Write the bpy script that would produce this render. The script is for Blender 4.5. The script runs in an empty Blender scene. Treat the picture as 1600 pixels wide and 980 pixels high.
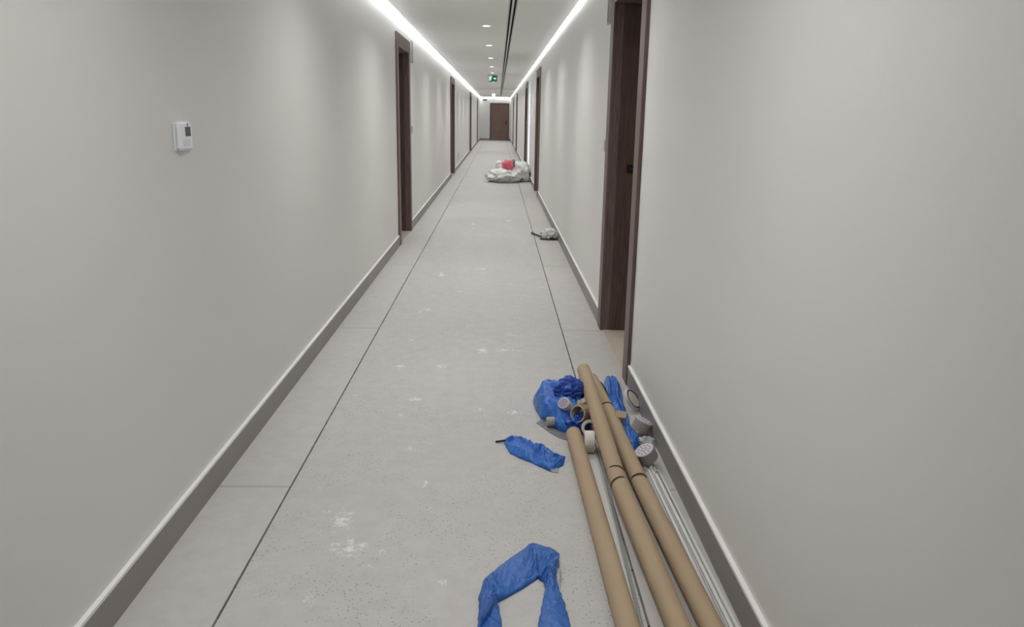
import bpy, bmesh, math, random
from mathutils import Vector, Matrix, noise
random.seed(7)
C = bpy.context.scene.collection
sc = bpy.context.scene
PI = math.pi

# ------------------------------------------------------------------ camera, world, exposure
cam = bpy.data.cameras.new('camera'); co = bpy.data.objects.new('camera', cam); C.objects.link(co)
cam.sensor_width = 36.0; cam.lens = 1227.0 / 1600.0 * 36.0; cam.clip_start = 0.05; cam.clip_end = 200
H = 1.45
def _px(px, py): return Vector(((px - 800) / 1227.0, -(py - 490) / 1227.0, -1.0)).normalized()
_F = _px(778.5, 180); _D = _px(714, 5350); _D = (_D - _F * _D.dot(_F)).normalized(); _U = -_D; _R = _F.cross(_U)
_M = Matrix((_R, _F, _U))            # camera -> place
co.matrix_world = Matrix.Translation((0, 0, H)) @ _M.to_4x4()
sc.camera = co
def fl(px, py, z=0.0):               # where the line of sight through a pixel meets the level z
    r = _M @ _px(px, py); t = (z - H) / r.z
    return Vector((r.x * t, r.y * t, z))

w = bpy.data.worlds.new('world'); sc.world = w; w.use_nodes = True
w.node_tree.nodes['Background'].inputs[0].default_value = (.9, .93, 1, 1)
w.node_tree.nodes['Background'].inputs[1].default_value = 0.02
vs = sc.view_settings
vs.view_transform = 'Standard'; vs.look = 'None'; vs.gamma = 1.0; vs.use_curve_mapping = False
vs.exposure = 1.0
LED_POWER = 7.2       # emission of the cove strips
DOWN_POWER = 4.9     # watts of each downlight

# ------------------------------------------------------------------ materials
def mat(name, col, rough=.6, metal=0, spec=.5, emis=None, estr=0, coat=0):
    m = bpy.data.materials.new(name); m.use_nodes = True
    b = m.node_tree.nodes['Principled BSDF']
    b.inputs['Base Color'].default_value = (*col, 1); b.inputs['Roughness'].default_value = rough
    b.inputs['Metallic'].default_value = metal; b.inputs['Specular IOR Level'].default_value = spec
    b.inputs['Coat Weight'].default_value = coat
    if emis: b.inputs['Emission Color'].default_value = (*emis, 1); b.inputs['Emission Strength'].default_value = estr
    return m
def nt(m): return m.node_tree, m.node_tree.nodes['Principled BSDF']
def tex_noise(t, scale, detail=4, rough=.5, sc3=(1, 1, 1), dist=0):
    tc = t.nodes.new('ShaderNodeTexCoord'); mp = t.nodes.new('ShaderNodeMapping'); mp.inputs['Scale'].default_value = sc3
    n = t.nodes.new('ShaderNodeTexNoise'); n.inputs['Scale'].default_value = scale; n.inputs['Detail'].default_value = detail
    n.inputs['Roughness'].default_value = rough; n.inputs['Distortion'].default_value = dist
    t.links.new(tc.outputs['Object'], mp.inputs[0]); t.links.new(mp.outputs[0], n.inputs['Vector']); return n
def ramp(t, src, stops):
    r = t.nodes.new('ShaderNodeValToRGB'); e = r.color_ramp.elements
    while len(e) < len(stops): e.new(.5)
    for i, (p, c) in enumerate(stops): e[i].position = p; e[i].color = (*c, 1)
    t.links.new(src, r.inputs[0]); return r
def bump(t, b, src, strength, dist=.01):
    n = t.nodes.new('ShaderNodeBump'); n.inputs['Strength'].default_value = strength; n.inputs['Distance'].default_value = dist
    t.links.new(src, n.inputs['Height']); t.links.new(n.outputs[0], b.inputs['Normal'])
def mixc(t, fac, a, b, mode='MIX'):
    m = t.nodes.new('ShaderNodeMix'); m.data_type = 'RGBA'; m.blend_type = mode
    if hasattr(fac, 'links'): t.links.new(fac, m.inputs[0])
    else: m.inputs[0].default_value = fac
    for s, i in ((a, 6), (b, 7)):
        if hasattr(s, 'links'): t.links.new(s, m.inputs[i])
        else: m.inputs[i].default_value = (*s, 1)
    return m.outputs[2]

M_wall = mat('wall_paint', (.74, .73, .705), .55)
t, b = nt(M_wall); n = tex_noise(t, 1.1, 3, .5); r = ramp(t, n.outputs[0], [(.3, (.73, .72, .692)), (.7, (.75, .74, .712))])
t.links.new(r.outputs[0], b.inputs['Base Color']); n2 = tex_noise(t, 220, 2); bump(t, b, n2.outputs[0], .05, .002)
M_ceil = mat('ceiling_paint', (.92, .91, .885), .7)
M_base = mat('baseboard_grey', (.27, .25, .235), .45)
M_baselit = mat('baseboard_top_lit', (.86, .85, .83), .5)  # top lip coloured pale for the light falling on it from above

SPOTS = [(532, 815, .05, .10), (545, 856, .075, .08), (755, 548, .05, .10), (787, 547, .05, .06), (482, 938, .03, .03), (650, 624, .05, .04), (626, 572, .035, .05), (645, 531, .02, .03), (690, 430, .05, .12), (795, 345, .06, .2), (740, 350, .04, .15), (560, 470, .02, .04)]
def floor_mat(name, c0, c1, pits):
    m = mat(name, c0, .6, spec=.35); t, b = nt(m)
    n = tex_noise(t, 1.6, 6, .6); col = ramp(t, n.outputs[0], [(.3, c0), (.7, c1)]).outputs[0]
    n = tex_noise(t, 14, 6, .65); col = mixc(t, .35, col, ramp(t, n.outputs[0], [(.3, (.41, .40, .38)), (.65, (.56, .55, .53))]).outputs[0])
    if pits:
        # fine dark pits in the levelling screed, in patches
        v = t.nodes.new('ShaderNodeTexVoronoi'); v.inputs['Scale'].default_value = 70
        tc = t.nodes.new('ShaderNodeTexCoord'); t.links.new(tc.outputs['Object'], v.inputs['Vector'])
        pr = ramp(t, v.outputs['Distance'], [(.13, (1, 1, 1)), (.24, (0, 0, 0))])
        pn = tex_noise(t, 2.6, 3, .6); pm = ramp(t, pn.outputs[0], [(.40, (0, 0, 0)), (.54, (.8, .8, .8))])
        fac = mixc(t, 1.0, pr.outputs[0], pm.outputs[0], 'MULTIPLY')
        col = mixc(t, fac, col, (.20, .185, .165))
        # splashes of white paint
        wn = tex_noise(t, 4.2, 2, .5); wm = ramp(t, wn.outputs[0], [(.665, (0, 0, 0)), (.70, (1, 1, 1))])
        wn2 = tex_noise(t, 38, 5, .7, (1, .5, 1)); wm2 = ramp(t, wn2.outputs[0], [(.50, (0, 0, 0)), (.62, (.9, .9, .9))])
        fac = mixc(t, 1.0, wm.outputs[0], wm2.outputs[0], 'MULTIPLY')
        col = mixc(t, fac, col, (.80, .79, .78))
        # separate spots of spilled white paint
        en = tex_noise(t, 26, 5, .75)
        for (sx, sy, rx, ry) in SPOTS:
            p_ = fl(sx, sy); mp = t.nodes.new('ShaderNodeVectorMath'); mp.operation = 'SUBTRACT'; mp.inputs[1].default_value = (p_.x, p_.y, 0); t.links.new(tc.outputs['Object'], mp.inputs[0])
            m2 = t.nodes.new('ShaderNodeVectorMath'); m2.operation = 'MULTIPLY'; m2.inputs[1].default_value = (1 / rx, 1 / ry, 0); t.links.new(mp.outputs[0], m2.inputs[0])
            ln = t.nodes.new('ShaderNodeVectorMath'); ln.operation = 'LENGTH'; t.links.new(m2.outputs[0], ln.inputs[0])
            ad = t.nodes.new('ShaderNodeMath'); ad.operation = 'MULTIPLY_ADD'; ad.inputs[1].default_value = 5.0; t.links.new(en.outputs[0], ad.inputs[0]); t.links.new(ln.outputs['Value'], ad.inputs[2])
            mr = t.nodes.new('ShaderNodeMapRange'); mr.inputs[1].default_value = 2.5; mr.inputs[2].default_value = 3.1; mr.inputs[3].default_value = .7; mr.inputs[4].default_value = 0; t.links.new(ad.outputs[0], mr.inputs[0])
            col = mixc(t, mr.outputs[0], col, (.82, .81, .80))
        bump(t, b, pr.outputs[0], -.25, .002)
    else:
        tc = t.nodes.new('ShaderNodeTexCoord'); sep = t.nodes.new('ShaderNodeSeparateXYZ'); t.links.new(tc.outputs['Object'], sep.inputs[0])
        d = t.nodes.new('ShaderNodeMath'); d.operation = 'MULTIPLY_ADD'; d.inputs[1].default_value = 1 / 2.4; d.inputs[2].default_value = -2.87 / 2.4 + 2; t.links.new(sep.outputs[1], d.inputs[0])
        fr = t.nodes.new('ShaderNodeMath'); fr.operation = 'FRACT'; t.links.new(d.outputs[0], fr.inputs[0])
        rr = ramp(t, fr.outputs[0], [(.0, (1, 1, 1)), (.004, (0, 0, 0))]); rr.color_ramp.interpolation = 'CONSTANT'
        col = mixc(t, rr.outputs[0], col, (.40, .38, .355))
    t.links.new(col, b.inputs['Base Color']); return m
M_floor = floor_mat('levelled_concrete', (.48, .468, .445), (.525, .512, .49), True)
M_border = floor_mat('border_board', (.495, .47, .44), (.545, .52, .49), False)
M_gap = mat('dark_gap', (.16, .15, .14), .9)
M_tile = mat('threshold_tile', (.62, .54, .43), .3)
M_led = mat('led_light', (1, 1, 1), .5, emis=(.93, .96, 1), estr=LED_POWER)
M_lens = mat('downlight_lens', (1, 1, 1), .5, emis=(1, .97, .92), estr=6)
M_white = mat('white_plastic', (.90, .91, .94), .3)
M_whitetrim = mat('white_trim', (.68, .67, .65), .4)
M_black = mat('black', (.012, .012, .012), .4)
M_slot = mat('slot_void', (.006, .005, .005), .9)
M_alu = mat('aluminium', (.58, .59, .60), .35, .6)
M_screen = mat('dark_screen', (.035, .035, .045), .2)
M_green = mat('exit_green', (.005, .07, .045), .4, emis=(0, .25, .15), estr=.12)
M_pict = mat('exit_white', (.9, .95, .9), .4, emis=(.8, 1, .9), estr=.5)

def wood(name, c0, c1, rough=.45):
    m = mat(name, c0, rough, spec=.3); t, b = nt(m)
    n = tex_noise(t, 6, 8, .62, (9, 9, .6), 1.2); t.links.new(ramp(t, n.outputs[0], [(.34, c0), (.66, c1)]).outputs[0], b.inputs['Base Color'])
    bump(t, b, n.outputs[0], .08, .002); return m
M_leaf = wood('door_wood', (.070, .043, .038), (.125, .080, .070))
M_frame = wood('frame_wood', (.125, .085, .077), (.20, .145, .132))

def cardboard():
    m = mat('cardboard', (.40, .31, .21), .75, spec=.25); t, b = nt(m)
    n = tex_noise(t, 3, 5, .6, (1, 1, 1)); t.links.new(ramp(t, n.outputs[0], [(.3, (.395, .300, .195)), (.7, (.425, .325, .215))]).outputs[0], b.inputs['Base Color'])
    n2 = tex_noise(t, 90, 3); bump(t, b, n2.outputs[0], .04, .001); return m
M_card = cardboard()
M_creaseshade = mat('crease_shade_brown', (.10, .065, .04), .9)  # painted shade for the gaps in the tube creases
M_cardin = mat('cardboard_edge', (.50, .40, .28), .8)
def film(name, col, col2, rough=.28, alpha=1.0, scale=9):
    m = mat(name, col, rough, spec=.6); t, b = nt(m)
    n = tex_noise(t, scale, 5, .6, dist=.8); t.links.new(ramp(t, n.outputs[0], [(.32, col), (.68, col2)]).outputs[0], b.inputs['Base Color'])
    n2 = tex_noise(t, 26, 3, .55, dist=2.0); bump(t, b, n2.outputs[0], .55, .012)
    b.inputs['Alpha'].default_value = alpha; return m
M_blue = film('blue_plastic_film', (.008, .095, .45), (.02, .18, .60))
M_blued = film('dark_blue_plastic_film', (.008, .045, .36), (.012, .085, .48))
M_bluer = film('blue_sleeve_film', (.012, .10, .40), (.022, .145, .49), .38, .96, 5)
M_bag = film('white_bag_film', (.74, .735, .71), (.84, .835, .82), .35)
M_bluebag = film('bluish_white_film', (.50, .55, .68), (.66, .68, .76), .35)
M_red = film('red_plastic_film', (.72, .07, .11), (.85, .22, .27), .35, scale=20)
M_navy = film('navy_film', (.10, .13, .24), (.16, .20, .33), .4)
M_grey = film('grey_sheet', (.16, .165, .17), (.22, .225, .23), .35)
M_clear = film('pale_film', (.55, .58, .60), (.66, .68, .70), .25, .55)
M_tape = mat('masking_tape', (.70, .67, .61), .6)
M_tapeg = mat('grey_tape', (.36, .34, .31), .6)
M_tapeb = mat('brown_tape', (.30, .235, .175), .45)
M_pink = mat('tape_edge', (.60, .50, .45), .6)
M_label = mat('tape_label', (.64, .60, .60), .6)
M_ink = mat('label_ink', (.30, .24, .38), .6)
M_core = mat('tape_core', (.05, .045, .06), .7)
M_strip = mat('pale_strip', (.72, .72, .70), .4, .05)
M_stripd = mat('dull_strip', (.30, .31, .30), .45, .3)
M_rag = mat('white_rag', (.75, .74, .71), .8)
M_gold = film('crumpled_tape', (.40, .32, .20), (.60, .50, .36), .3)

# ------------------------------------------------------------------ mesh helpers
def obj(name, bm, m, parent=None, smooth=False, loc=None):
    me = bpy.data.meshes.new(name); bmesh.ops.recalc_face_normals(bm, faces=bm.faces); bm.to_mesh(me); bm.free()
    for mm in (m if isinstance(m, (list, tuple)) else [m]): me.materials.append(mm)
    if smooth:
        for p in me.polygons: p.use_smooth = True
    o = bpy.data.objects.new(name, me); C.objects.link(o)
    if parent: o.parent = parent
    if loc is not None: o.location = loc
    return o
def tag(o, label=None, cat=None, group=None, kind=None):
    if label: o['label'] = label
    if cat: o['category'] = cat
    if group: o['group'] = group
    if kind: o['kind'] = kind
    return o
def thing(name, label, cat, loc=(0, 0, 0), group=None, kind=None):
    o = bpy.data.objects.new(name, None); C.objects.link(o); o.location = loc; o.empty_display_size = .05
    return tag(o, label, cat, group, kind)
def struct(name, bm, m, parent=None, smooth=False):
    o = obj(name, bm, m, parent, smooth)
    if not parent: o['kind'] = 'structure'
    return o
def BM(): return bmesh.new()
def bx(bm, x0, x1, y0, y1, z0, z1, mi=0, bev=0):
    vs_ = [bm.verts.new(p) for p in ((x0,y0,z0),(x1,y0,z0),(x1,y1,z0),(x0,y1,z0),(x0,y0,z1),(x1,y0,z1),(x1,y1,z1),(x0,y1,z1))]
    fs = []
    for q in ((0,3,2,1),(4,5,6,7),(0,1,5,4),(1,2,6,5),(2,3,7,6),(3,0,4,7)):
        f = bm.faces.new([vs_[i] for i in q]); f.material_index = mi; fs.append(f)
    if bev:
        es = set(e for f in fs for e in f.edges)
        r = bmesh.ops.bevel(bm, geom=list(es), offset=bev, segments=2, affect='EDGES')
        for f in r['faces']: f.material_index = mi
    return bm
def ring(bm, c, u, v, ru, rv, n):
    return [bm.verts.new(c + u * (math.cos(2*PI*i/n) * ru) + v * (math.sin(2*PI*i/n) * rv)) for i in range(n)]
def basis(d):
    d = d.normalized(); a = Vector((0, 0, 1)) if abs(d.z) < .95 else Vector((1, 0, 0))
    u = d.cross(a).normalized(); return u, u.cross(d).normalized()
def skin(bm, rings, closed_ring=True, mi=0, caps=(False, False), loop=False):
    n = len(rings[0]); m_ = len(rings)
    for k in range(m_ if loop else m_ - 1):
        a, b_ = rings[k], rings[(k+1) % m_]
        for i in range(n):
            f = bm.faces.new((a[i], a[(i+1) % n], b_[(i+1) % n], b_[i])); f.material_index = mi
    if caps[0]: bm.faces.new(rings[0][::-1]).material_index = mi
    if caps[1]: bm.faces.new(rings[-1]).material_index = mi
def rod(bm, p, q, r, n=16, mi=0, r2=None):
    p, q = Vector(p), Vector(q); u, v = basis(q - p)
    skin(bm, [ring(bm, p, u, v, r, r, n), ring(bm, q, u, v, r2 or r, r2 or r, n)], mi=mi, caps=(True, True)); return bm
def hollow(bm, p, q, ro, ri, n=32, mo=0, mi_=0, bev=.0015):
    """a hollow cylinder (roll of tape) from p to q"""
    p, q = Vector(p), Vector(q); u, v = basis(q - p); d = (q - p).normalized()
    prof = [(0, ri), (0, ro - bev), (bev, ro), ((q-p).length - bev, ro), ((q-p).length, ro - bev), ((q-p).length, ri)]
    rs = [ring(bm, p + d * s, u, v, r, r, n) for s, r in prof]
    for k in range(6):
        a, b_ = rs[k], rs[(k+1) % 6]
        for i in range(n):
            f = bm.faces.new((a[i], a[(i+1) % n], b_[(i+1) % n], b_[i])); f.material_index = mi_ if k in (0, 4) else (mi_ + 1 if k == 5 else mo)
    return bm

# ------------------------------------------------------------------ the setting
XL, XR = -1.105, .75            # wall faces
Y0, Y1 = -4.0, 47.6             # corridor ends
ZC = 2.47                       # dropped ceiling
CL, CR = -1.05, .723            # its edges, short of the walls
ZT = 2.62
JL, JR = -.808, .462            # floor joints
CW = .14                        # casing width

# openings: outer casing limits along the corridor
OPL = [(8.80, 10.09), (18.65, 20.3), (31.3, 32.9), (42.0, 43.5)]
OPR = [(4.14, 5.44), (14.45, 15.85), (20.7, 22.3), (31.6, 33.2), (38.7, 40.3)]
DT = 2.155                       # height of the clear opening
DEP = 1.15

bm = BM(); bx(bm, JL + .004, JR - .004, Y0, Y1, -.05, 0); struct('floor', bm, M_floor)
bm = BM(); bx(bm, XL, JL - .004, Y0, Y1, -.05, 0); bx(bm, JR + .004, XR, Y0, Y1, -.05, 0); struct('floor', bm, M_border)
bm = BM(); bx(bm, XL - DEP - .1, XR + DEP + .1, Y0, Y1 + .2, -.08, -.052)
for xx in (JL, JR):              # ragged cracked filler in the two floor joints
    y = Y0
    while y < 26:
        s = random.uniform(.02, .12)
        if random.random() < .8: bx(bm, xx - random.uniform(.002, .0038), xx + random.uniform(.0, .0038), y, y + s, -.052, random.uniform(-.006, -.001))
        y += s * random.uniform(1, 1.6)
    bx(bm, xx - .0039, xx + .0039, Y0, Y1, -.052, -.009)
struct('floor', bm, M_gap)

def wall(name, side, x, ops):
    s = side; bm = BM()
    def b_(xa, xb, *r): bx(bm, min(xa, xb), max(xa, xb), *r)
    xo = x + s * .16; y = Y0
    for a, c in ops:
        a2, c2 = a + CW - .02, c - CW + .02
        b_(x, xo, y, a2, -.05, ZT); b_(x, xo, a2, c2, DT + .02, ZT)
        # the recess beyond the opening
        b_(xo, x + s * DEP, a2 - .1, a2, -.05, ZT); b_(xo, x + s * DEP, c2, c2 + .1, -.05, ZT)
        b_(x + s * DEP, x + s * (DEP + .1), a2 - .1, c2 + .1, -.05, ZT); b_(xo, x + s * DEP, a2, c2, DT + .1, ZT)
        y = c2
    b_(x, xo, y, Y1 + .15, -.05, ZT)
    return struct(name, bm, M_wall)
wall('wall_left', -1, XL, OPL); wall('wall_right', 1, XR, OPR)
EDX0, EDX1, EDT = -.493, .644, 2.14
bm = BM(); bx(bm, XL, EDX0 + .08, Y1, Y1 + .15, -.05, ZT); bx(bm, EDX1 - .08, XR, Y1, Y1 + .15, -.05, ZT); bx(bm, EDX0 + .08, EDX1 - .08, Y1, Y1 + .15, EDT - .08, ZT)
bx(bm, EDX0, EDX1, Y1 + .12, Y1 + .2, -.05, EDT)
struct('wall_end', bm, M_wall)
bm = BM(); bx(bm, XL, XR, Y0 - .15, Y0, -.05, ZT); struct('wall_near', bm, M_wall)
# ceiling: dropped panel with the slot cut for the diffuser, slab above
SX0, SX1 = .093, .163
bm = BM(); bx(bm, CL, SX0, Y0, Y1 - .07, ZC, ZC + .03); bx(bm, SX1, CR, Y0, Y1 - .07, ZC, ZC + .03)
bx(bm, SX0, SX1, 43.5, Y1 - .07, ZC, ZC + .03)
bx(bm, XL - .1, XR + .1, Y0, Y1 + .1, ZT, ZT + .05)
for yy in (33.0, 40.0): bx(bm, CL, CR, yy, yy + .25, ZC - .012, ZC)     # shallow cross bands far down the corridor
struct('ceiling', bm, M_ceil)

def baseboard(name, side, x, ops):
    s = side; bm = BM(); y = Y0
    def seg(a, c):
        for xa, xb, z0, z1, mi in ((x, x - s * .014, 0, .108, 0), (x, x - s * .015, .108, .118, 1)):
            bx(bm, min(xa, xb), max(xa, xb), a, c, z0, z1, mi)
    for a, c in ops: seg(y, a); y = c
    seg(y, Y1); struct(name, bm, [M_base, M_baselit])
baseboard('baseboard_left', -1, XL, OPL); baseboard('baseboard_right', 1, XR, OPR)
bm = BM()
for a, c in ((XL + .015, EDX0), (EDX1, XR - .015)): bx(bm, a, c, Y1 - .014, Y1, 0, .11)
struct('baseboard_end', bm, M_base)

# doors -----------------------------------------------------------
def lever(bm, px, py, pz, ax, dx, hh=.11):
    """lever handle on a leaf face; ax is the outward normal, dx the way the lever points"""
    ax, dx = Vector(ax), Vector(dx); p = Vector((px, py, pz)); up = Vector((0, 0, 1))
    a = p + up * .11 + ax * .006 - dx * .02; 
    lo = p - up * hh - dx * .022; hi = p + up * hh + dx * .022 + ax * .008
    bx(bm, min(lo.x, hi.x), max(lo.x, hi.x), min(lo.y, hi.y), max(lo.y, hi.y), lo.z, hi.z)
    g_ = up * (.03 if hh > .05 else 0); rod(bm, p + g_, p + g_ + ax * .055, .011); rod(bm, p + g_ + ax * .052 - dx * .01, p + g_ + ax * .052 + dx * .12, .009)
    if hh > .05: rod(bm, p - up * .05, p - up * .05 + ax * .016, .012)
def side_door(num, side, x, a, c):
    s = side; e = thing('door_%d' % num, None, None, (x, (a + c) / 2, 0), kind='structure')
    L = Matrix.Translation((-x, -(a + c) / 2, 0))
    def part(name, bm, m, par=e):
        bmesh.ops.transform(bm, matrix=L, verts=bm.verts); return obj(name, bm, m, par)
    bm = BM(); p = .02
    def b_(xa, xb, *r): bx(bm, min(xa, xb), max(xa, xb), *r)
    xf = x - s * p
    for ya, yb in ((a, a + CW), (c - CW, c)): b_(x - s * .0005, xf, ya, yb, 0, DT + CW, 0, .002)
    b_(x - s * .0005, xf, a + CW, c - CW, DT, DT + CW, 0, .002)
    for ya, yb in ((a + CW - .02, a + CW), (c - CW, c - CW + .02)): b_(x, x + s * .165, ya, yb, 0, DT + .02)
    b_(x, x + s * .165, a + CW, c - CW, DT, DT + .02)
    part('door_frame', bm, M_frame)
    bm = BM()                    # leaf standing across the far side of the recess
    yl = c - CW
    bx(bm, min(x + s * .045, x + s * .93), max(x + s * .045, x + s * .93), yl - .012, yl + .0, .008, DT - .01, 0, .0015)
    lf = part('door_leaf', bm, M_leaf)
    bm = BM(); lever(bm, x + s * .13, yl - .012, 1.12, (0, -1, 0), (s, 0, 0), .026); part('door_handle', bm, M_black, lf)
    bm = BM(); b_(x - s * .0, x + s * DEP, a + CW, c - CW, -.04, .004); part('threshold', bm, M_tile)
n = 0
for a, c in OPL: n += 1; side_door(n, -1, XL, a, c)
for a, c in OPR: n += 1; side_door(n, 1, XR, a, c)
e = thing('door_%d' % (n + 1), None, None, ((EDX0 + EDX1) / 2, Y1, 0), kind='structure')
cx = (EDX0 + EDX1) / 2
def part(name, bm, m, par=e):
    bmesh.ops.transform(bm, matrix=Matrix.Translation((-cx, -Y1, 0)), verts=bm.verts); return obj(name, bm, m, par)
bm = BM(); 
for a, c in ((EDX0, EDX0 + .1), (EDX1 - .1, EDX1)): bx(bm, a, c, Y1 - .02, Y1 + .1, 0, EDT, 0, .002)
bx(bm, EDX0 + .1, EDX1 - .1, Y1 - .02, Y1 + .1, EDT - .1, EDT); part('door_frame', bm, M_frame)
bm = BM(); bx(bm, EDX0 + .1, EDX1 - .1, Y1 + .03, Y1 + .07, .01, EDT - .1); M_end = wood('end_door_wood', (.16, .105, .085), (.27, .185, .15)); lf = part('door_leaf', bm, M_end)
bm = BM(); lever(bm, EDX1 - .19, Y1 + .03, 1.02, (0, -1, 0), (-1, 0, 0)); part('door_handle', bm, M_black, lf)

# ------------------------------------------------------------------ lights of the corridor
LEDY0 = 0.9
for nm, xa, xb, lab in (('led_strip', XL + .002, CL - .002, 'continuous white light line along the left wall where it meets the ceiling'),
                        ('led_strip', CR + .002, XR - .002, 'continuous white light line along the right wall where it meets the ceiling')):
    e = thing(nm, lab, 'light strip', ((xa + xb) / 2, LEDY0, ZC + .004), 'light lines in the ceiling cove')
    bm = BM(); bx(bm, -(xb - xa) / 2, (xb - xa) / 2, 0, Y1 - .08 - LEDY0, 0, .006); obj('light_diffuser', bm, M_led, e)
    bm = BM(); bx(bm, -(xb - xa) / 2, (xb - xa) / 2, 0, Y1 - .08 - LEDY0, .0062, .03); obj('aluminium_channel', bm, M_alu, e)
e = thing('led_strip', 'short white light line across the far end wall above the brown door', 'light strip', (0, Y1 - .035, ZC + .004), 'light lines in the ceiling cove')
bm = BM(); bx(bm, CL, CR, -.033, .033, 0, .006); obj('light_diffuser', bm, M_led, e)
bm = BM(); bx(bm, CL, CR, -.033, .033, .0062, .03); obj('aluminium_channel', bm, M_alu, e)

XD = -.152
def downlight(y, label, seen=True):
    e = thing('downlight', label, 'downlight', (XD, y, ZC), 'round downlights in a row along the ceiling')
    bm = BM()
    prof = [(.047, .0), (.056, .0), (.056, -.003), (.050, -.006), (.045, -.004), (.045, .0)]
    z_ = Vector((0, 0, 0)); u = Vector((1, 0, 0)); v = Vector((0, 1, 0))
    skin(bm, [ring(bm, Vector((0, 0, zz)), u, v, r_, r_, 28) for r_, zz in prof], loop=True)
    obj('trim_ring', bm, M_whitetrim, e, True)
    bm = BM(); skin(bm, [ring(bm, Vector((0, 0, zz)), u, v, .045, .045, 28) for zz in (-.001, -.0035)], caps=(True, True)); obj('light_lens', bm, M_lens, e)
    ld = bpy.data.lights.new('downlight_lamp', 'AREA'); ld.shape = 'DISK'; ld.size = .08; ld.energy = DOWN_POWER; ld.color = (1, .98, .955); ld.spread = math.radians(140)
    lo = bpy.data.objects.new('downlight_lamp', ld); C.objects.link(lo); lo.parent = e; lo.location = (0, 0, -.008)
    return e
ORD = ['nearest', 'second nearest', 'third nearest', 'fourth nearest', 'fifth nearest', 'sixth nearest']
for k in range(-3, 14):
    y = 9.8 + 2.68 * k
    lab = 'round white downlight in the far ceiling, one of the row receding behind the green sign'
    if 0 <= k <= 4: lab = '%s lit round downlight of the ceiling row in front of the green sign' % ORD[k]
    elif k < 0: lab = 'round white downlight overhead, on the ceiling row before the first one in view'
    downlight(y, lab)

# linear slot diffuser
for nm, ya, yb, lab in (('slot_diffuser', 2.0, 14.9, 'near half of the black two-slot air diffuser in the ceiling'), ('slot_diffuser', 14.92, 43.5, 'far half of the black two-slot air diffuser in the ceiling, with wider pale flanges')):
    e = thing(nm, lab, 'air diffuser', ((SX0 + SX1) / 2, ya, ZC), 'slot diffusers in the ceiling')
    hw = (SX1 - SX0) / 2 - .001; Ln = yb - ya
    bm = BM(); bx(bm, -hw, hw, 0, Ln, .024, .028); bx(bm, -hw, -hw + .002, 0, Ln, .0, .024); bx(bm, hw - .002, hw, 0, Ln, 0, .024); bx(bm, -.0095, .0095, 0, Ln, .001, .023); obj('dark_back', bm, M_slot, e)
    bm = BM()
    for sx in (-1, 1):
        xa, xb = (hw - .003, hw + (.012 if ya < 10 else .02)) if sx > 0 else (-hw - (.012 if ya < 10 else .02), -hw + .003)
        bx(bm, xa, xb, 0, Ln, -.003, 0)
    obj('flange', bm, M_whitetrim, e)
    bm = BM(); bx(bm, -.010, .010, 0, Ln, -.003, .0008); obj('centre_bar', bm, M_whitetrim, e)

# exit sign, hanging under the ceiling
e = thing('exit_sign', 'green emergency exit sign with white running figure hanging from the ceiling', 'sign', (-.155, 21.0, ZC))
bm = BM(); bx(bm, -.115, .115, -.018, .018, -.19, -.03, 0, .004); body = obj('sign_box', bm, M_green, e)
bm = BM(); yf = -.0195
def q2(bm, pts, y0=yf, th=.0012):
    a = [bm.verts.new((p[0], y0, p[1])) for p in pts]; b_ = [bm.verts.new((p[0], y0 + th, p[1])) for p in pts]
    bm.faces.new(a); bm.faces.new(b_[::-1]); k = len(pts)
    for i in range(k): bm.faces.new((a[i], a[(i+1) % k], b_[(i+1) % k], b_[i]))
# doorway outline and running figure
q2(bm, [(-.098, -.172), (-.090, -.172), (-.090, -.052), (-.098, -.052)]); q2(bm, [(-.089, -.052), (-.03, -.052), (-.03, -.060), (-.089, -.060)]); q2(bm, [(-.03, -.053), (-.022, -.053), (-.022, -.1), (-.03, -.1)])
cc = [(-.052 + .012 * math.cos(i * PI / 6), -.078 + .012 * math.sin(i * PI / 6)) for i in range(12)]; q2(bm, cc)
q2(bm, [(-.072, -.093), (-.055, -.093), (-.047, -.128), (-.064, -.132)])
q2(bm, [(-.064, -.128), (-.050, -.126), (-.032, -.150), (-.037, -.160)]); q2(bm, [(-.066, -.131), (-.058, -.131), (-.066, -.160), (-.086, -.166), (-.086, -.158), (-.074, -.154)])
q2(bm, [(-.055, -.096), (-.030, -.112), (-.034, -.119), (-.058, -.104)]); q2(bm, [(-.072, -.095), (-.084, -.116), (-.077, -.12), (-.066, -.104)])
obj('running_figure', bm, M_pict, body); bm = BM()
q2(bm, [(.022, -.103), (.055, -.103), (.055, -.120), (.022, -.120)]); q2(bm, [(.055, -.080), (.086, -.1115), (.055, -.143)]); 
obj('arrow', bm, M_pict, body)
bm = BM(); rod(bm, (-.07, 0, -.03), (-.07, 0, 0), .004); obj('hanger', bm, M_alu, e); bm = BM(); rod(bm, (.07, 0, -.03), (.07, 0, 0), .004); obj('hanger', bm, M_alu, e)

# small white lamp on the ceiling near the end, dark grille on the end wall
e = thing('ceiling_lamp', 'small white cone shaped lamp hanging low at the far end of the ceiling', 'lamp', (-.24, 40.6, ZC - .012))
bm = BM(); rod(bm, (0, 0, 0), (0, 0, -.19), .075, 20, r2=.045); obj('lamp_shade', bm, M_lens, e)
bm = BM(); rod(bm, (0, 0, -.19), (0, 0, -.29), .012, 10); obj('lamp_tip', bm, M_black, e)
bm = BM(); bx(bm, -.12, .12, -.03, 0, -.035, .035, 0, .004); bx(bm, -.1, .1, -.034, -.03, -.01, .01)
tag(obj('vent_grille', bm, M_black, None, loc=(-.79, Y1, 2.30)), 'small dark grille high on the end wall left of the brown door', 'grille')

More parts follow.
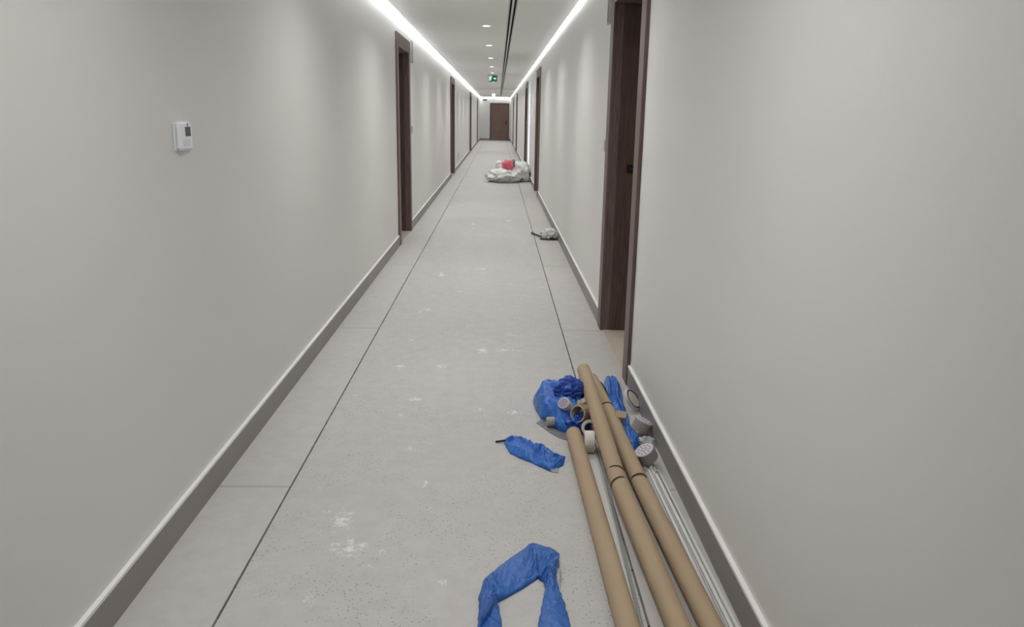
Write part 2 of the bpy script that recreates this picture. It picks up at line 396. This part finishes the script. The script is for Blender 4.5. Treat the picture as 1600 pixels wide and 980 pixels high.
# ------------------------------------------------------------------ things on the walls
e = thing('wall_controller', 'white wall controller with a small dark screen on the near left wall', 'controller', (XL, 2.818, 1.362))
bm = BM(); bx(bm, 0, .006, -.063, .050, -.050, .044, 0, .0025); obj('back_plate', bm, M_white, e)
bm = BM(); bx(bm, .006, .022, -.055, .056, -.048, .048, 0, .006); cs = obj('casing', bm, M_white, e, False)
bm = BM(); bx(bm, .022, .0232, -.008, .038, -.002, .030); bx(bm, .022, .0232, .012, .017, .033, .043); obj('screen', bm, M_screen, cs)
bm = BM(); 
for k in range(4): bx(bm, .022, .0228, -.030, .030, -.016 - k * .006, -.014 - k * .006)
obj('button_rows', bm, mat('pale_grey', (.60, .62, .66), .4), cs)

def sign_bar(x, s, y0, y1, z0, z1, lab):
    e = thing('room_sign', lab, 'sign', (x, (y0 + y1) / 2, z0), 'slim signs beside the doors')
    h = (y1 - y0) / 2; bm = BM(); bx(bm, min(0, -s * .02), max(0, -s * .02), -h, h, 0, z1 - z0, 0, .002); obj('sign_panel', bm, mat('sign_grey', (.40, .385, .37), .45), e)
    bm = BM(); bx(bm, min(-s * .02, -s * .022), max(-s * .02, -s * .022), -h * .45, h * .45, .01, z1 - z0 - .01); obj('sign_insert', bm, M_screen, e)
def plate(x, s, y, z, lab, m=M_alu):
    e = thing('switch_plate', lab, 'switch', (x, y, z), 'small plates on the walls')
    bm = BM(); bx(bm, min(0, -s * .012), max(0, -s * .012), -.045, .045, -.045, .045, 0, .003); obj('plate', bm, m, e)
    bm = BM(); bx(bm, min(-s * .012, -s * .017), max(-s * .012, -s * .017), -.028, .028, -.030, .030, 0, .002); obj('rocker', bm, M_whitetrim, e)
sign_bar(XL, -1, 10.28, 10.42, 2.07, 2.33, 'slim vertical sign by the top of the nearest left door frame')
sign_bar(XR, 1, 5.53, 5.65, 2.06, 2.32, 'slim vertical sign by the nearest right door frame at the picture top')
plate(XL, -1, 10.33, 1.25, 'small square switch plate just beyond the nearest left door frame')
plate(XR, 1, 5.56, 1.257, 'small grey switch plate just beyond the nearest right door frame', M_alu)
e = thing('wall_socket', 'low white socket plate on the left wall beyond the second left door', 'socket', (XL, 22.3, .33))
bm = BM(); bx(bm, 0, .012, -.06, .06, -.09, .09, 0, .003); obj('plate', bm, M_alu, e); bm = BM(); bx(bm, .012, .016, -.03, .03, -.05, .05); obj('outlet', bm, M_whitetrim, e)

# daylight out of the open room behind the second left door
ld = bpy.data.lights.new('room_daylight', 'AREA'); ld.shape = 'RECTANGLE'; ld.size = .25; ld.size_y = 2.0; ld.energy = 3.5; ld.color = (.75, .87, 1); ld.spread = math.radians(24)
lo = bpy.data.objects.new('room_daylight', ld); C.objects.link(lo); lo.location = (XL - 1.0, 19.5, 1.1); lo.rotation_euler = (PI / 2, 0, -PI / 2)

# ------------------------------------------------------------------ cardboard tubes
def polyline(pts, n):
    pts = [Vector(p) for p in pts]; L = [0]
    for i in range(1, len(pts)): L.append(L[-1] + (pts[i] - pts[i-1]).length)
    out = []
    for k in range(n):
        s = L[-1] * k / (n - 1); i = 0
        while i < len(L) - 2 and L[i+1] < s: i += 1
        out.append(pts[i].lerp(pts[i+1], (s - L[i]) / (L[i+1] - L[i])))
    return out, L[-1]
NT = 1300
def tube(pts, r, creases, label):
    """pts run from the far end to the near end; creases = [(distance, depth, angle)]"""
    p0 = Vector(pts[0]); e = thing('cardboard_tube', label, 'tube', p0, 'long brown cardboard tubes')
    ps, Ltot = polyline(pts, NT); ps = [p - p0 for p in ps]; n = 40; rs = []
    for k, p in enumerate(ps):
        d = (ps[min(k+1, NT - 1)] - ps[max(k-1, 0)]).normalized(); u, v = basis(d); s = Ltot * k / (NT - 1)
        row = []
        for i in range(n):
            a = 2 * PI * i / n; rr = r * (1 + .002 * noise.noise(Vector((math.cos(a) * 2, math.sin(a) * 2, s * 4))))
            for cs_, dep, ph in creases:
                wave = cs_ + .010 * math.cos(a - ph)
                q = (s - wave) / .0045; top = max(0, math.sin(a) if False else .5 + .5 * math.cos(a - ph)); rr -= dep * math.exp(-q * q) * top
                q2_ = (s - wave) / .03; rr -= dep * .35 * math.exp(-q2_ * q2_) * top
            row.append(bm_.verts.new(p + u * (math.cos(a) * rr) + v * (math.sin(a) * rr)))
        rs.append(row)
    return e, rs, ps, n
def make_tube(pts, r, creases, label):
    global bm_
    global Ltot_
    Ltot_ = polyline(pts, 4)[1]; bm_ = BM(); e, rs, ps, n = tube(pts, r, creases, label)
    skin(bm_, rs)
    obj('tube_wall', bm_, M_card, e, True)
    lens_ = [0]
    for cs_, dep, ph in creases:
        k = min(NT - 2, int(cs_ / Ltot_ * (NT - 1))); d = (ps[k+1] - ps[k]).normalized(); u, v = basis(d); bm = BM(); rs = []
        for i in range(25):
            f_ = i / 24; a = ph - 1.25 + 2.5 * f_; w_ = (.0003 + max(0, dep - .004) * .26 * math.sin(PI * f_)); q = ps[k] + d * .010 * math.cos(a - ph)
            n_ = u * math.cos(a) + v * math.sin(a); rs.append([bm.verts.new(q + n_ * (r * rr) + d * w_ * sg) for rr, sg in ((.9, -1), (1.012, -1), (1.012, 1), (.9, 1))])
        skin(bm, rs, caps=(True, True)); obj('crease_shade', bm, M_creaseshade, e)  # dark arc added to stand for the shade inside the groove
    for k0, k1 in ((0, 1), (NT - 1, NT - 2)):    # the inside with its cut edges
        bm = BM()
        d = (ps[k1] - ps[k0]).normalized(); u, v = basis(d)
        a_ = ring(bm, ps[k0], u, v, r, r, n); b_ = ring(bm, ps[k0], u, v, r - .006, r - .006, n); c_ = ring(bm, ps[k0] + d * .25, u, v, r - .006, r - .006, n)
        skin(bm, [a_, b_, c_]); bm.faces.new(c_)
        obj('cut_edge', bm, M_cardin, e)
R_ = .035
def ext(a, b_, y):                 # carry the line a-b on to distance y
    a, b_ = Vector(a), Vector(b_); t_ = (y - a.y) / (b_.y - a.y); return a + (b_ - a) * t_
a = fl(896, 678, R_); c = fl(981, 980, R_); make_tube([a, ext(a, c, 1.2)], R_, [], 'leftmost brown cardboard tube lying flat on the floor beside the tape rolls')
a = fl(912, 578, .15); k_ = fl(966, 752, .075); c = fl(1060, 980, R_)
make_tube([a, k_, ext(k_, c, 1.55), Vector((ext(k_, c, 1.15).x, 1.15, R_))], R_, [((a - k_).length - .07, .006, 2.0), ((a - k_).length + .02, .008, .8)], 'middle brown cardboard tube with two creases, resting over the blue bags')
a = fl(924, 592, .045); k1 = fl(948, 637, .05); k2 = fl(998, 750, .042); c = fl(1112, 980, R_)
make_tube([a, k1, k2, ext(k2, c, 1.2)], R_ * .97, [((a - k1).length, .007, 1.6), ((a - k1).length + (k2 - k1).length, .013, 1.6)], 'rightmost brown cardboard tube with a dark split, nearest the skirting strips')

# ------------------------------------------------------------------ long pale strips on the floor
def strip(pts, wd, th, m, label, group, prof=0):
    ps = [Vector(p) for p in pts]; p0 = ps[0].copy(); bm = BM(); rs = []
    P, _ = polyline(ps, 60)
    for k, p in enumerate(P):
        d = P[min(k+1, 59)] - P[max(k-1, 0)]; d.z = 0; d.normalize(); s_ = Vector((d.y, -d.x, 0)); q = p - p0
        w2 = wd / 2; sh = [(-w2, 0), (w2, 0), (w2, th), (w2 * .72, th), (w2 * .72, th * .55), (-w2 * .72, th * .55), (-w2 * .72, th), (-w2, th)]
        rs.append([bm.verts.new(q + s_ * x_ + Vector((0, 0, z_))) for x_, z_ in sh])
    skin(bm, rs, caps=(True, True))
    o = obj('trim_strip', bm, m, None); o.location = p0; return tag(o, label, 'trim strip', group)
g = 'thin pale trim strips bundled by the right baseboard'
lab = 'thin pale trim strip in the bundle lying along the right baseboard'
far = fl(1013, 722); near = fl(1137, 980)
near = ext(far, near, 1.1)
for j, (dx, dz, wd, dl, mm) in enumerate([(-.030, 0, .012, 0, M_strip), (-.016, 0, .012, .05, M_strip), (-.002, 0, .012, .02, M_stripd), (.012, 0, .012, -.06, M_strip), (.026, 0, .011, .08, M_strip),
                                     (-.022, .0085, .012, .10, M_strip), (-.006, .0085, .012, .03, M_strip), (.010, .0085, .011, .12, M_stripd), (.0, .017, .012, .16, M_strip)]):
    f2 = far + Vector((dx * .9, -dl, dz)); n2 = near + Vector((dx * 1.0 + random.uniform(-.002, .002), 0, dz)); mid = (f2 + n2) / 2 + Vector((random.uniform(-.003, .003), 0, 0))
    strip([f2, mid, n2], wd, .008, mm, lab, g)
g = 'flat pale strips between the cardboard tubes'
for px0, px1, wd, mm, lab in ((919, 985, .050, M_strip, 'wide flat pale strip lying between the left and middle tubes'),
                              (934, 1003, .010, M_stripd, 'narrow grey strip lying just left of the middle tube'),):
    a = fl(px0, 700); c = fl(px1, 980); strip([a, ext(a, c, 1.2)], wd, .005, mm, lab, g)
a = fl(899, 425); c = fl(933, 500); strip([a, (a + c) / 2 + Vector((.003, 0, 0)), c], .012, .008, M_strip, 'short thin pale strip on the floor before the nearest right door', None)

# ------------------------------------------------------------------ crumpled plastic
def crump(v, sc_=8, seed=0):
    """sharp creases of crumpled film, 0..1"""
    a = v * sc_ + Vector((seed * 3.1, seed * 1.7, seed))
    a = a + noise.noise_vector(a * .6) * .8
    r1 = abs(noise.noise(a)); r2 = abs(noise.noise(a * 2.1 + Vector((5, 2, 1)))); r3 = abs(noise.noise(a * 4.3))
    return 1 - min(1, (r1 * 1.5 + r2 * .8 + r3 * .4))
def folds(x, y, seed):
    """long soft folds of stretched film: x runs across them, y along"""
    a = Vector((x, y, seed * 1.37)); a.x += .5 * noise.noise(Vector((x * .5, y * .8, seed + 9)))
    r1 = abs(noise.noise(a)); r2 = abs(noise.noise(Vector((a.x * 2.3 + 4, a.y * 1.6, seed + 3)))); r3 = abs(noise.noise(Vector((a.x * 4.9, a.y * 4.2, seed + 5))))
    return 1 - min(1, r1 * 1.5 + r2 * .7 + r3 * .28)
def interp(st, n):
    out = []; m_ = len(st) - 1
    for k in range(n):
        s = m_ * k / (n - 1); i = min(int(s), m_ - 1); f = s - i
        out.append(tuple(st[i][j] * (1 - f) + st[i+1][j] * f for j in range(len(st[0]))))
    return out
def ribbon(name, stations, m, nl, nc, amp, csc, seed, parent=None, p0=None, zb=.0015, power=.55, fold=0, FX=5, FY=7, FD=3):
    """closed crumpled sleeve: stations are (pxL, pyL, pxR, pyR, height) read on the floor"""
    st = [(*fl(s[0], s[1], s[4] * .25 + zb).xy, *fl(s[2], s[3], s[4] * .25 + zb).xy, s[4]) for s in stations]
    rows = interp(st, nl); bm = BM(); rs = []
    if p0 is None: p0 = Vector(((rows[nl//2][0] + rows[nl//2][2]) / 2, (rows[nl//2][1] + rows[nl//2][3]) / 2, 0))
    for k, (ax, ay, bx_, by, hh) in enumerate(rows):
        A = Vector((ax, ay, 0)); B = Vector((bx_, by, 0)); row = []; tend = min(1, min(k, nl - 1 - k) / 4 + .15)
        for i in range(nc + 1):
            u = i / nc; p = A.lerp(B, u); c_ = .85 * folds(u * FX + k / nl * FD, k / nl * FY, seed) + .15 * crump(p, csc, seed); wob = .004 * noise.noise(p * 40 + Vector((seed, 0, 0)))
            z_ = zb + (hh * (math.sin(PI * u) ** power) * tend) * (1 - amp + amp * 1.3 * c_) 
            if fold: z_ += fold * (1 if math.sin(k * .35 + u * 3) > 0 else 0) * math.sin(PI * u)
            row.append(bm.verts.new(p + Vector((wob, wob, z_)) - p0))
        for i in range(nc - 1, 0, -1):
            u = i / nc; p = A.lerp(B, u); row.append(bm.verts.new(p + Vector((0, 0, zb * .4)) - p0))
        rs.append(row)
    skin(bm, rs, caps=(True, True))
    o = obj(name, bm, m, parent, False); o.location = (0, 0, 0) if parent else p0
    for p in o.data.polygons: p.use_smooth = True
    return o, p0
def blob(name, c, rad, m, amp, csc, seed, parent=None, p0=None, sub=5, flat=True, rot=0, TIE=None, NF=3.0, LUMP=.16):
    """crumpled bag: ellipsoid with sharp creases, flattened where it meets the floor"""
    bm = BM(); bmesh.ops.create_icosphere(bm, subdivisions=sub, radius=1); c = Vector(c); R3 = Matrix.Rotation(rot, 3, 'Z')
    for v in bm.verts:
        d = v.co.normalized(); q = Vector((d.x * rad[0], d.y * rad[1], d.z * rad[2]))
        rr_ = TIE.to_track_quat('Z', 'Y').inverted() @ d if TIE is not None else d
        an = Vector((rr_.x, rr_.y, 0)).normalized() if TIE is not None else d; pol = math.acos(max(-1, min(1, rr_.z)))
        if TIE is not None:
            w_ = min(1, pol / .5); k_ = .8 * (1 - min(1, 1.7 * abs(noise.noise(Vector((an.x * NF, an.y * NF, pol * 1.6 + seed)))) + .6 * abs(noise.noise(Vector((an.x * NF * 2.1, an.y * NF * 2.1, pol * 3 + seed)))))) * w_ + .2 * crump(q, csc, seed) + .3 * (1 - w_)
        else: k_ = crump(q, csc, seed)
        lump = noise.noise(d * 1.3 + Vector((seed * 2.3, 1, 4)))
        q = q * (1 - amp * (1 - k_) * 1.0 + LUMP * lump); q = R3 @ q + c
        if flat: q.z = max(q.z, .002 + .001 * noise.noise(q * 50))
        v.co = q - (p0 if p0 is not None else Vector((c.x, c.y, 0)))
    o = obj(name, bm, m, parent, True)
    if not parent: o.location = Vector((c.x, c.y, 0))
    return o

# big folded loop of blue sleeve at the bottom of the picture
Z = lambda x, y: (730 + x / 7.0, 840 + y / 7.0)
st = []
for o_, i_, h_ in [((60, 1900), (420, 1850), .02), ((95, 1450), (400, 1400), .02), ((115, 980), (390, 980), .016), ((120, 800), (362, 830), .018), ((124, 640), (333, 700), .026), ((160, 520), (335, 690), .034), ((200, 435), (350, 680), .034), ((350, 310), (480, 620), .022),
                   ((500, 195), (620, 545), .016), ((660, 80), (780, 430), .026), ((745, 50), (790, 430), .04), ((900, 105), (805, 445), .036), ((1012, 180), (822, 460), .034), ((1003, 320), (848, 500), .040),
                   ((968, 420), (850, 545), .044), ((1000, 530), (840, 620), .030), ((1060, 680), (815, 740), .020), ((1110, 850), (785, 880), .018), ((1135, 980), (768, 985), .018), ((1150, 1450), (740, 1400), .02), ((1150, 1900), (700, 1850), .02)]:
    st.append((*Z(*o_), *Z(*i_), h_))
o, p0 = ribbon('plastic_sleeve', st, M_bluer, 260, 34, .45, 9, 3, power=.35, FX=1.6, FY=16, FD=9)
tag(o, 'large folded loop of blue plastic sleeve lying at the bottom of the picture', 'plastic sleeve')
sub_, _ = ribbon('fold_flap', [(*Z(270, 562), *Z(280, 568), .034), (*Z(200, 650), *Z(328, 640), .040), (*Z(150, 760), *Z(322, 700), .036), (*Z(135, 860), *Z(255, 820), .030), (*Z(140, 960), *Z(165, 940), .026)], M_bluer, 40, 14, .3, 9, 5, parent=o, p0=p0, zb=.012, power=.3)
sub_, _ = ribbon('clear_lining', [(*Z(1000, 320), *Z(960, 340), .012), (*Z(1036, 390), *Z(950, 430), .014), (*Z(1030, 480), *Z(960, 520), .012), (*Z(1015, 570), *Z(985, 560), .006)], M_clear, 30, 10, .3, 9, 6, parent=o, p0=p0, zb=.003)

# narrow crumpled blue sleeve with a black tip
Z = lambda x, y: (770 + x / 10.89, 660 + y / 10.89)
st = [(*Z(195, 305), *Z(195, 345), .012), (*Z(250, 268), *Z(232, 420), .03), (*Z(350, 235), *Z(300, 500), .04), (*Z(450, 240), *Z(440, 565), .045), (*Z(580, 290), *Z(590, 620), .045), (*Z(700, 345), *Z(735, 690), .045),
      (*Z(820, 380), *Z(850, 735), .05), (*Z(940, 450), *Z(950, 790), .045), (*Z(1030, 520), *Z(1040, 800), .035), (*Z(1120, 530), *Z(1125, 745), .03), (*Z(1240, 565), *Z(1205, 725), .012)]
o, p0 = ribbon('plastic_sleeve', st, M_blue, 130, 30, .7, 22, 9, FX=3, FY=5, FD=5)
tag(o, 'short crumpled blue plastic sleeve with a black tip, alone on the concrete', 'plastic sleeve')
bm = BM(); a = fl(*Z(45, 332), .006) - p0; c = fl(*Z(215, 308), .012) - p0; rod(bm, a, c, .005, 12); obj('black_tip', bm, M_black, o, True)
ribbon('clear_lining', [(*Z(300, 480), *Z(320, 520), .006), (*Z(600, 590), *Z(600, 650), .008), (*Z(850, 700), *Z(860, 770), .01), (*Z(1000, 790), *Z(1020, 850), .01), (*Z(1130, 760), *Z(1110, 860), .006)], M_clear, 50, 8, .3, 20, 4, parent=o, p0=p0, zb=.001)

# long blue piece at the right of the pile
Z = lambda x, y: (940 + x / 6.12, 580 + y / 6.12)
st = [(*Z(45, 55), *Z(105, 48), .02), (*Z(25, 85), *Z(150, 75), .05), (*Z(20, 160), *Z(185, 130), .06), (*Z(25, 240), *Z(200, 220), .065), (*Z(55, 310), *Z(208, 300), .06), (*Z(95, 380), *Z(240, 370), .05), (*Z(120, 440), *Z(260, 430), .045),
      (*Z(145, 490), *Z(272, 500), .045), (*Z(180, 560), *Z(320, 555), .055), (*Z(215, 640), *Z(358, 620), .06), (*Z(250, 715), *Z(368, 680), .05), (*Z(290, 765), *Z(345, 720), .02)]
o, p0 = ribbon('plastic_bag', st, M_blue, 120, 30, .7, 14, 12, FX=3, FY=4, FD=2)
tag(o, 'long twisted blue plastic bag between the right tube and the baseboard', 'plastic bag')
# bunched blue bag left of the tubes
Z = lambda x, y: (820 + x / 8.17, 560 + y / 8.17)
st = [(*Z(*a_), *Z(*b_), h_ * 1.12) for a_, b_, h_ in [((104, 535), (108, 560), .03), ((150, 500), (150, 640), .07), ((225, 400), (210, 705), .11), ((310, 370), (300, 735), .125), ((410, 345), (400, 820), .135), ((500, 370), (500, 858), .135),
      ((600, 430), (620, 875), .12), ((690, 520), (700, 905), .10), ((760, 560), (770, 905), .05)]]
o, p0 = ribbon('plastic_bag', st, M_blue, 110, 44, .42, 12, 23, power=.5, FX=3.2, FY=2.2, FD=0)
tag(o, 'bunched blue plastic bag lying over the far end of the left tube', 'plastic bag')
p0 = o.location.copy()
c2 = fl(889, 611, .125); blob('knotted_top', (c2.x, c2.y, .125), (.090, .09, .080), M_blued, .34, 12, 33, parent=o, p0=p0, sub=5, TIE=Vector((.9, -.2, .3)), NF=3.4)
c2 = fl(903, 660, .04); blob('hanging_fold', (c2.x, c2.y, .042), (.075, .09, .05), M_blued, .40, 12, 37, parent=o, p0=p0, sub=5, TIE=Vector((-.3, .9, .3)))
# grey sheet under it
Zs = [(838, 661), (852, 652), (872, 648), (905, 655), (912, 700), (888, 689), (874, 685), (858, 676)]
bm = BM(); pp = [fl(*q, .001) for q in Zs]; pc = pp[0].copy(); pc.z = 0
top = [bm.verts.new(p - pc + Vector((0, 0, .002))) for p in pp]; bot = [bm.verts.new(p - pc - Vector((0, 0, .0008))) for p in pp]
bm.faces.new(top); bm.faces.new(bot[::-1])
for i in range(len(pp)): bm.faces.new((top[i], top[(i+1) % len(pp)], bot[(i+1) % len(pp)], bot[i]))
o = obj('plastic_sheet', bm, M_grey); o.location = pc; tag(o, 'flat grey plastic scrap on the floor under the bunched blue bag', 'plastic sheet')

# ------------------------------------------------------------------ rolls of tape
def roll(c, axis, R, wd, label, body=M_tape, face=M_tape, print_=False, th=.012):
    c = Vector(c); ax = Vector(axis).normalized(); e = thing('tape_roll', label, 'tape roll', c, 'rolls of tape in the pile')
    bm = BM(); hollow(bm, -ax * wd / 2, ax * wd / 2, R, R - th, 36, 0, 1); obj('tape', bm, [body, face, M_tapeb], e)
    bm = BM(); hollow(bm, -ax * (wd / 2 - .0005), ax * (wd / 2 - .0005), R - th, R - th - .003, 36, 0, 0, .0005); obj('cardboard_core', bm, [M_cardin, M_cardin], e)
    if print_:
        u, v = basis(ax); bm = BM()                    # full label disc with printed marks
        rr = [ring(bm, ax * s_, u, v, R - .004, R - .004, 36) for s_ in (wd / 2 + .0002, wd / 2 + .0012)]
        skin(bm, rr, caps=(True, True)); lb = obj('label_disc', bm, M_label, e)
        bm = BM()
        for r_, k_ in ((R * .66, 11), (R * .28, 5)):
            for i in range(k_):
                a = 2 * PI * i / k_; p = u * math.cos(a) * r_ + v * math.sin(a) * r_ + ax * (wd / 2 + .0014); t_ = -u * math.sin(a) + v * math.cos(a); n_ = u * math.cos(a) + v * math.sin(a)
                q = [p + t_ * x_ + n_ * y_ for x_, y_ in ((-.004, -.006), (.004, -.006), (.002, .006), (-.005, .005))]
                f0 = [bm.verts.new(z_) for z_ in q]; f1 = [bm.verts.new(z_ + ax * .0004) for z_ in q]; skin(bm, [f0, f1], caps=(True, True))
        obj('label_print', bm, M_ink, lb)
    return e
# standing roll between the left and middle tubes
c = fl(920.5, 690, .05); roll((c.x, c.y, .049), (1, -.06, 0), .049, .045, 'pale tape roll standing on edge between left and middle tubes', M_tape, M_tape)
c = fl(924, 667, .05); roll((c.x - .008, c.y, .043), (-.15, -.80, .45), .038, .032, 'dark cored tape roll just behind the standing pale roll', M_tape, M_label)
c = fl(909, 644, .10); roll((c.x, c.y, .092), (-.62, -.70, .25), .042, .070, 'brown tape roll with pinkish rim showing its hollow at the blue bag', M_tapeb, M_pink, th=.004)
c = fl(884, 631, .12); roll((c.x, c.y + .02, .108), (-.45, -.60, .62), .029, .045, 'tape roll with printed label poking out of the bunched blue bag', M_tape, M_label, True)
c = fl(866, 661, .02); roll((c.x, c.y, .026), (1, .1, .0), .024, .075, 'grey tape roll on the grey scrap, half under the bunched blue bag', M_tapeg, M_tapeg)
c = fl(1003, 666, .045); roll((c.x, c.y, .050), (.40, .02, .88), .044, .050, 'grey tape roll with printed label leaning on the right baseboard', M_tapeg, M_label, True)
c = fl(1010, 713, .045); roll((c.x, c.y, .054), (-.48, -.15, .85), .043, .052, 'nearest tape roll with printed label, lying against the pale trim bundle', M_tapeg, M_label, True)
c = fl(988, 628, .045)
e = thing('round_lid', 'oval looking white lid with dark rim leaning on the baseboard corner', 'lid', (c.x, c.y, .058))
ax = Vector((.66, -.34, .58)).normalized(); bm = BM(); hollow(bm, -ax * .008, ax * .008, .058, .052, 40, 0, 0); obj('rim', bm, [M_label, M_label], e)
bm = BM(); u, v = basis(ax); skin(bm, [ring(bm, ax * s_, u, v, .046, .046, 40) for s_ in (-.004, .006)], caps=(True, True)); obj('panel', bm, M_tape, e)
bm = BM(); hollow(bm, -ax * .006, ax * .0092, .053, .046, 40, 0, 0, .0005); obj('dark_rim', bm, [M_core, M_core], e)
# cardboard scrap, crumpled tape, black strap, clear wad
c = fl(970, 651, .075); bm = BM(); bx(bm, -.026, .026, -.022, .022, -.012, .012, 0, .002)
o = obj('cardboard_scrap', bm, [M_card]); o.location = (c.x, c.y, .078); o.rotation_euler = (.45, .05, -.25); tag(o, 'small brown cardboard block lying on the long twisted blue bag', 'cardboard')
c = fl(911, 634, .09); o = blob('tape_wad', (c.x, c.y, .085), (.045, .05, .05), M_gold, .5, 30, 51, sub=4, flat=False); tag(o, 'crumpled golden tape wad between the blue bag and the middle tube', 'tape wad')
pts = [fl(x, y, z) for x, y, z in ((933, 594, .04), (939, 599, .055), (945, 609, .06), (949, 621, .055), (951, 633, .045))]
bm = BM(); P, _ = polyline(pts, 30); rs = []
for k, p in enumerate(P):
    d = P[min(k+1, 29)] - P[max(k-1, 0)]; u, v = basis(d); rs.append(ring(bm, p - P[0], u, v, .009, .003, 12))
skin(bm, rs, caps=(True, True)); o = obj('black_strap', bm, M_black, None, True); o.location = P[0]; tag(o, 'short curved black strap between the right tube and the long blue bag', 'strap')
c = fl(936, 612, .03); bm = BM(); bx(bm, -.022, .022, -.05, .05, -.012, .012, 0, .003); o = obj('paper_scrap', bm, M_label); o.location = (c.x, c.y, .012); o.rotation_euler = (0, 0, .15); tag(o, 'small pale paper packet under the tubes beside the black strap', 'packet')
c = fl(1010, 690, .02); o = blob('clear_wrap', (c.x, c.y, .022), (.05, .04, .028), M_clear, .5, 25, 61, sub=4); tag(o, 'wad of clear wrapping between the two labelled rolls by the baseboard', 'wrapping')
bm = BM(); c = fl(1008, 733); hollow(bm, (0, 0, 0), (0, 0, .006), .052, .040, 36, 0, 0); o = obj('tape_ring', bm, [M_clear, M_clear]); o.location = (c.x - .01, c.y + .03, .001); tag(o, 'thin pale ring lying flat under the nearest labelled tape roll', 'ring')

# ------------------------------------------------------------------ white bags further down, and the tool with a rag
def at(px, py, Y):
    r = _M @ _px(px, py); t_ = Y / r.y; return Vector((r.x * t_, Y, H + r.z * t_))
c = at(786, 274, 17.75); o = blob('rubbish_bag', (c.x, c.y, .14), (.45, .38, .21), M_bag, .30, 5, 71, TIE=Vector((.3, -.1, .8)), NF=2.4, LUMP=.30); tag(o, 'low slumped white rubbish bag, front left of the pair down the corridor', 'rubbish bag', 'white rubbish bags')
c = at(812, 270, 18.05); o = blob('rubbish_bag', (c.x, c.y, .20), (.29, .32, .28), M_bag, .26, 5, 75, TIE=Vector((-.3, .2, .9)), NF=2.4); tag(o, 'rounder white rubbish bag against the right wall, beside the slumped one', 'rubbish bag', 'white rubbish bags')
c = at(793, 259.5, 17.7); o = blob('red_bag', (c.x, c.y, c.z), (.145, .13, .165), M_red, .3, 9, 80, sub=4, flat=False, TIE=Vector((0, 0, 1)), NF=2.5); tag(o, 'small red plastic bag sitting on top of the white rubbish bags', 'plastic bag')
c = at(801.5, 257, 17.95); o = blob('navy_cloth', (c.x, c.y, c.z), (.07, .08, .12), M_navy, .35, 10, 83, sub=4, flat=False); tag(o, 'dark blue scrap tucked behind the small red bag', 'scrap')
c = at(780, 258, 18.0); o = blob('white_scrap', (c.x, c.y, c.z), (.10, .10, .12), M_bag, .4, 8, 85, sub=4, flat=False); tag(o, 'white plastic scrap sticking up behind the red bag on its left', 'scrap')
c = fl(857, 374); e = thing('dirty_rag', 'crumpled white rag with a dark underside on the floor by the right wall', 'rag', (c.x, c.y, 0))
blob('cloth', (c.x + .01, c.y, .06), (.125, .10, .085), M_rag, .5, 16, 91, parent=e, p0=Vector((c.x, c.y, 0)), sub=5)
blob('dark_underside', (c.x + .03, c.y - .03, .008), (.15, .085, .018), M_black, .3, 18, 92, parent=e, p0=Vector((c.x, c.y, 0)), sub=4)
a = fl(831, 364, .015); c2 = fl(846, 370, .02); e = thing('paint_scraper', 'black handled tool lying with its tip beside the white rag', 'tool', (a.x, a.y, 0))
bm = BM(); q0 = Vector((a.x, a.y, 0)); rod(bm, a - q0, c2 - q0, .012, 14, r2=.009); obj('handle', bm, M_black, e, True)
bm = BM(); rod(bm, a - q0 + Vector((.01, .04, .0)), a - q0 + Vector((.0, -.04, .0)), .014, 10, r2=.008); obj('head', bm, M_black, e, True)
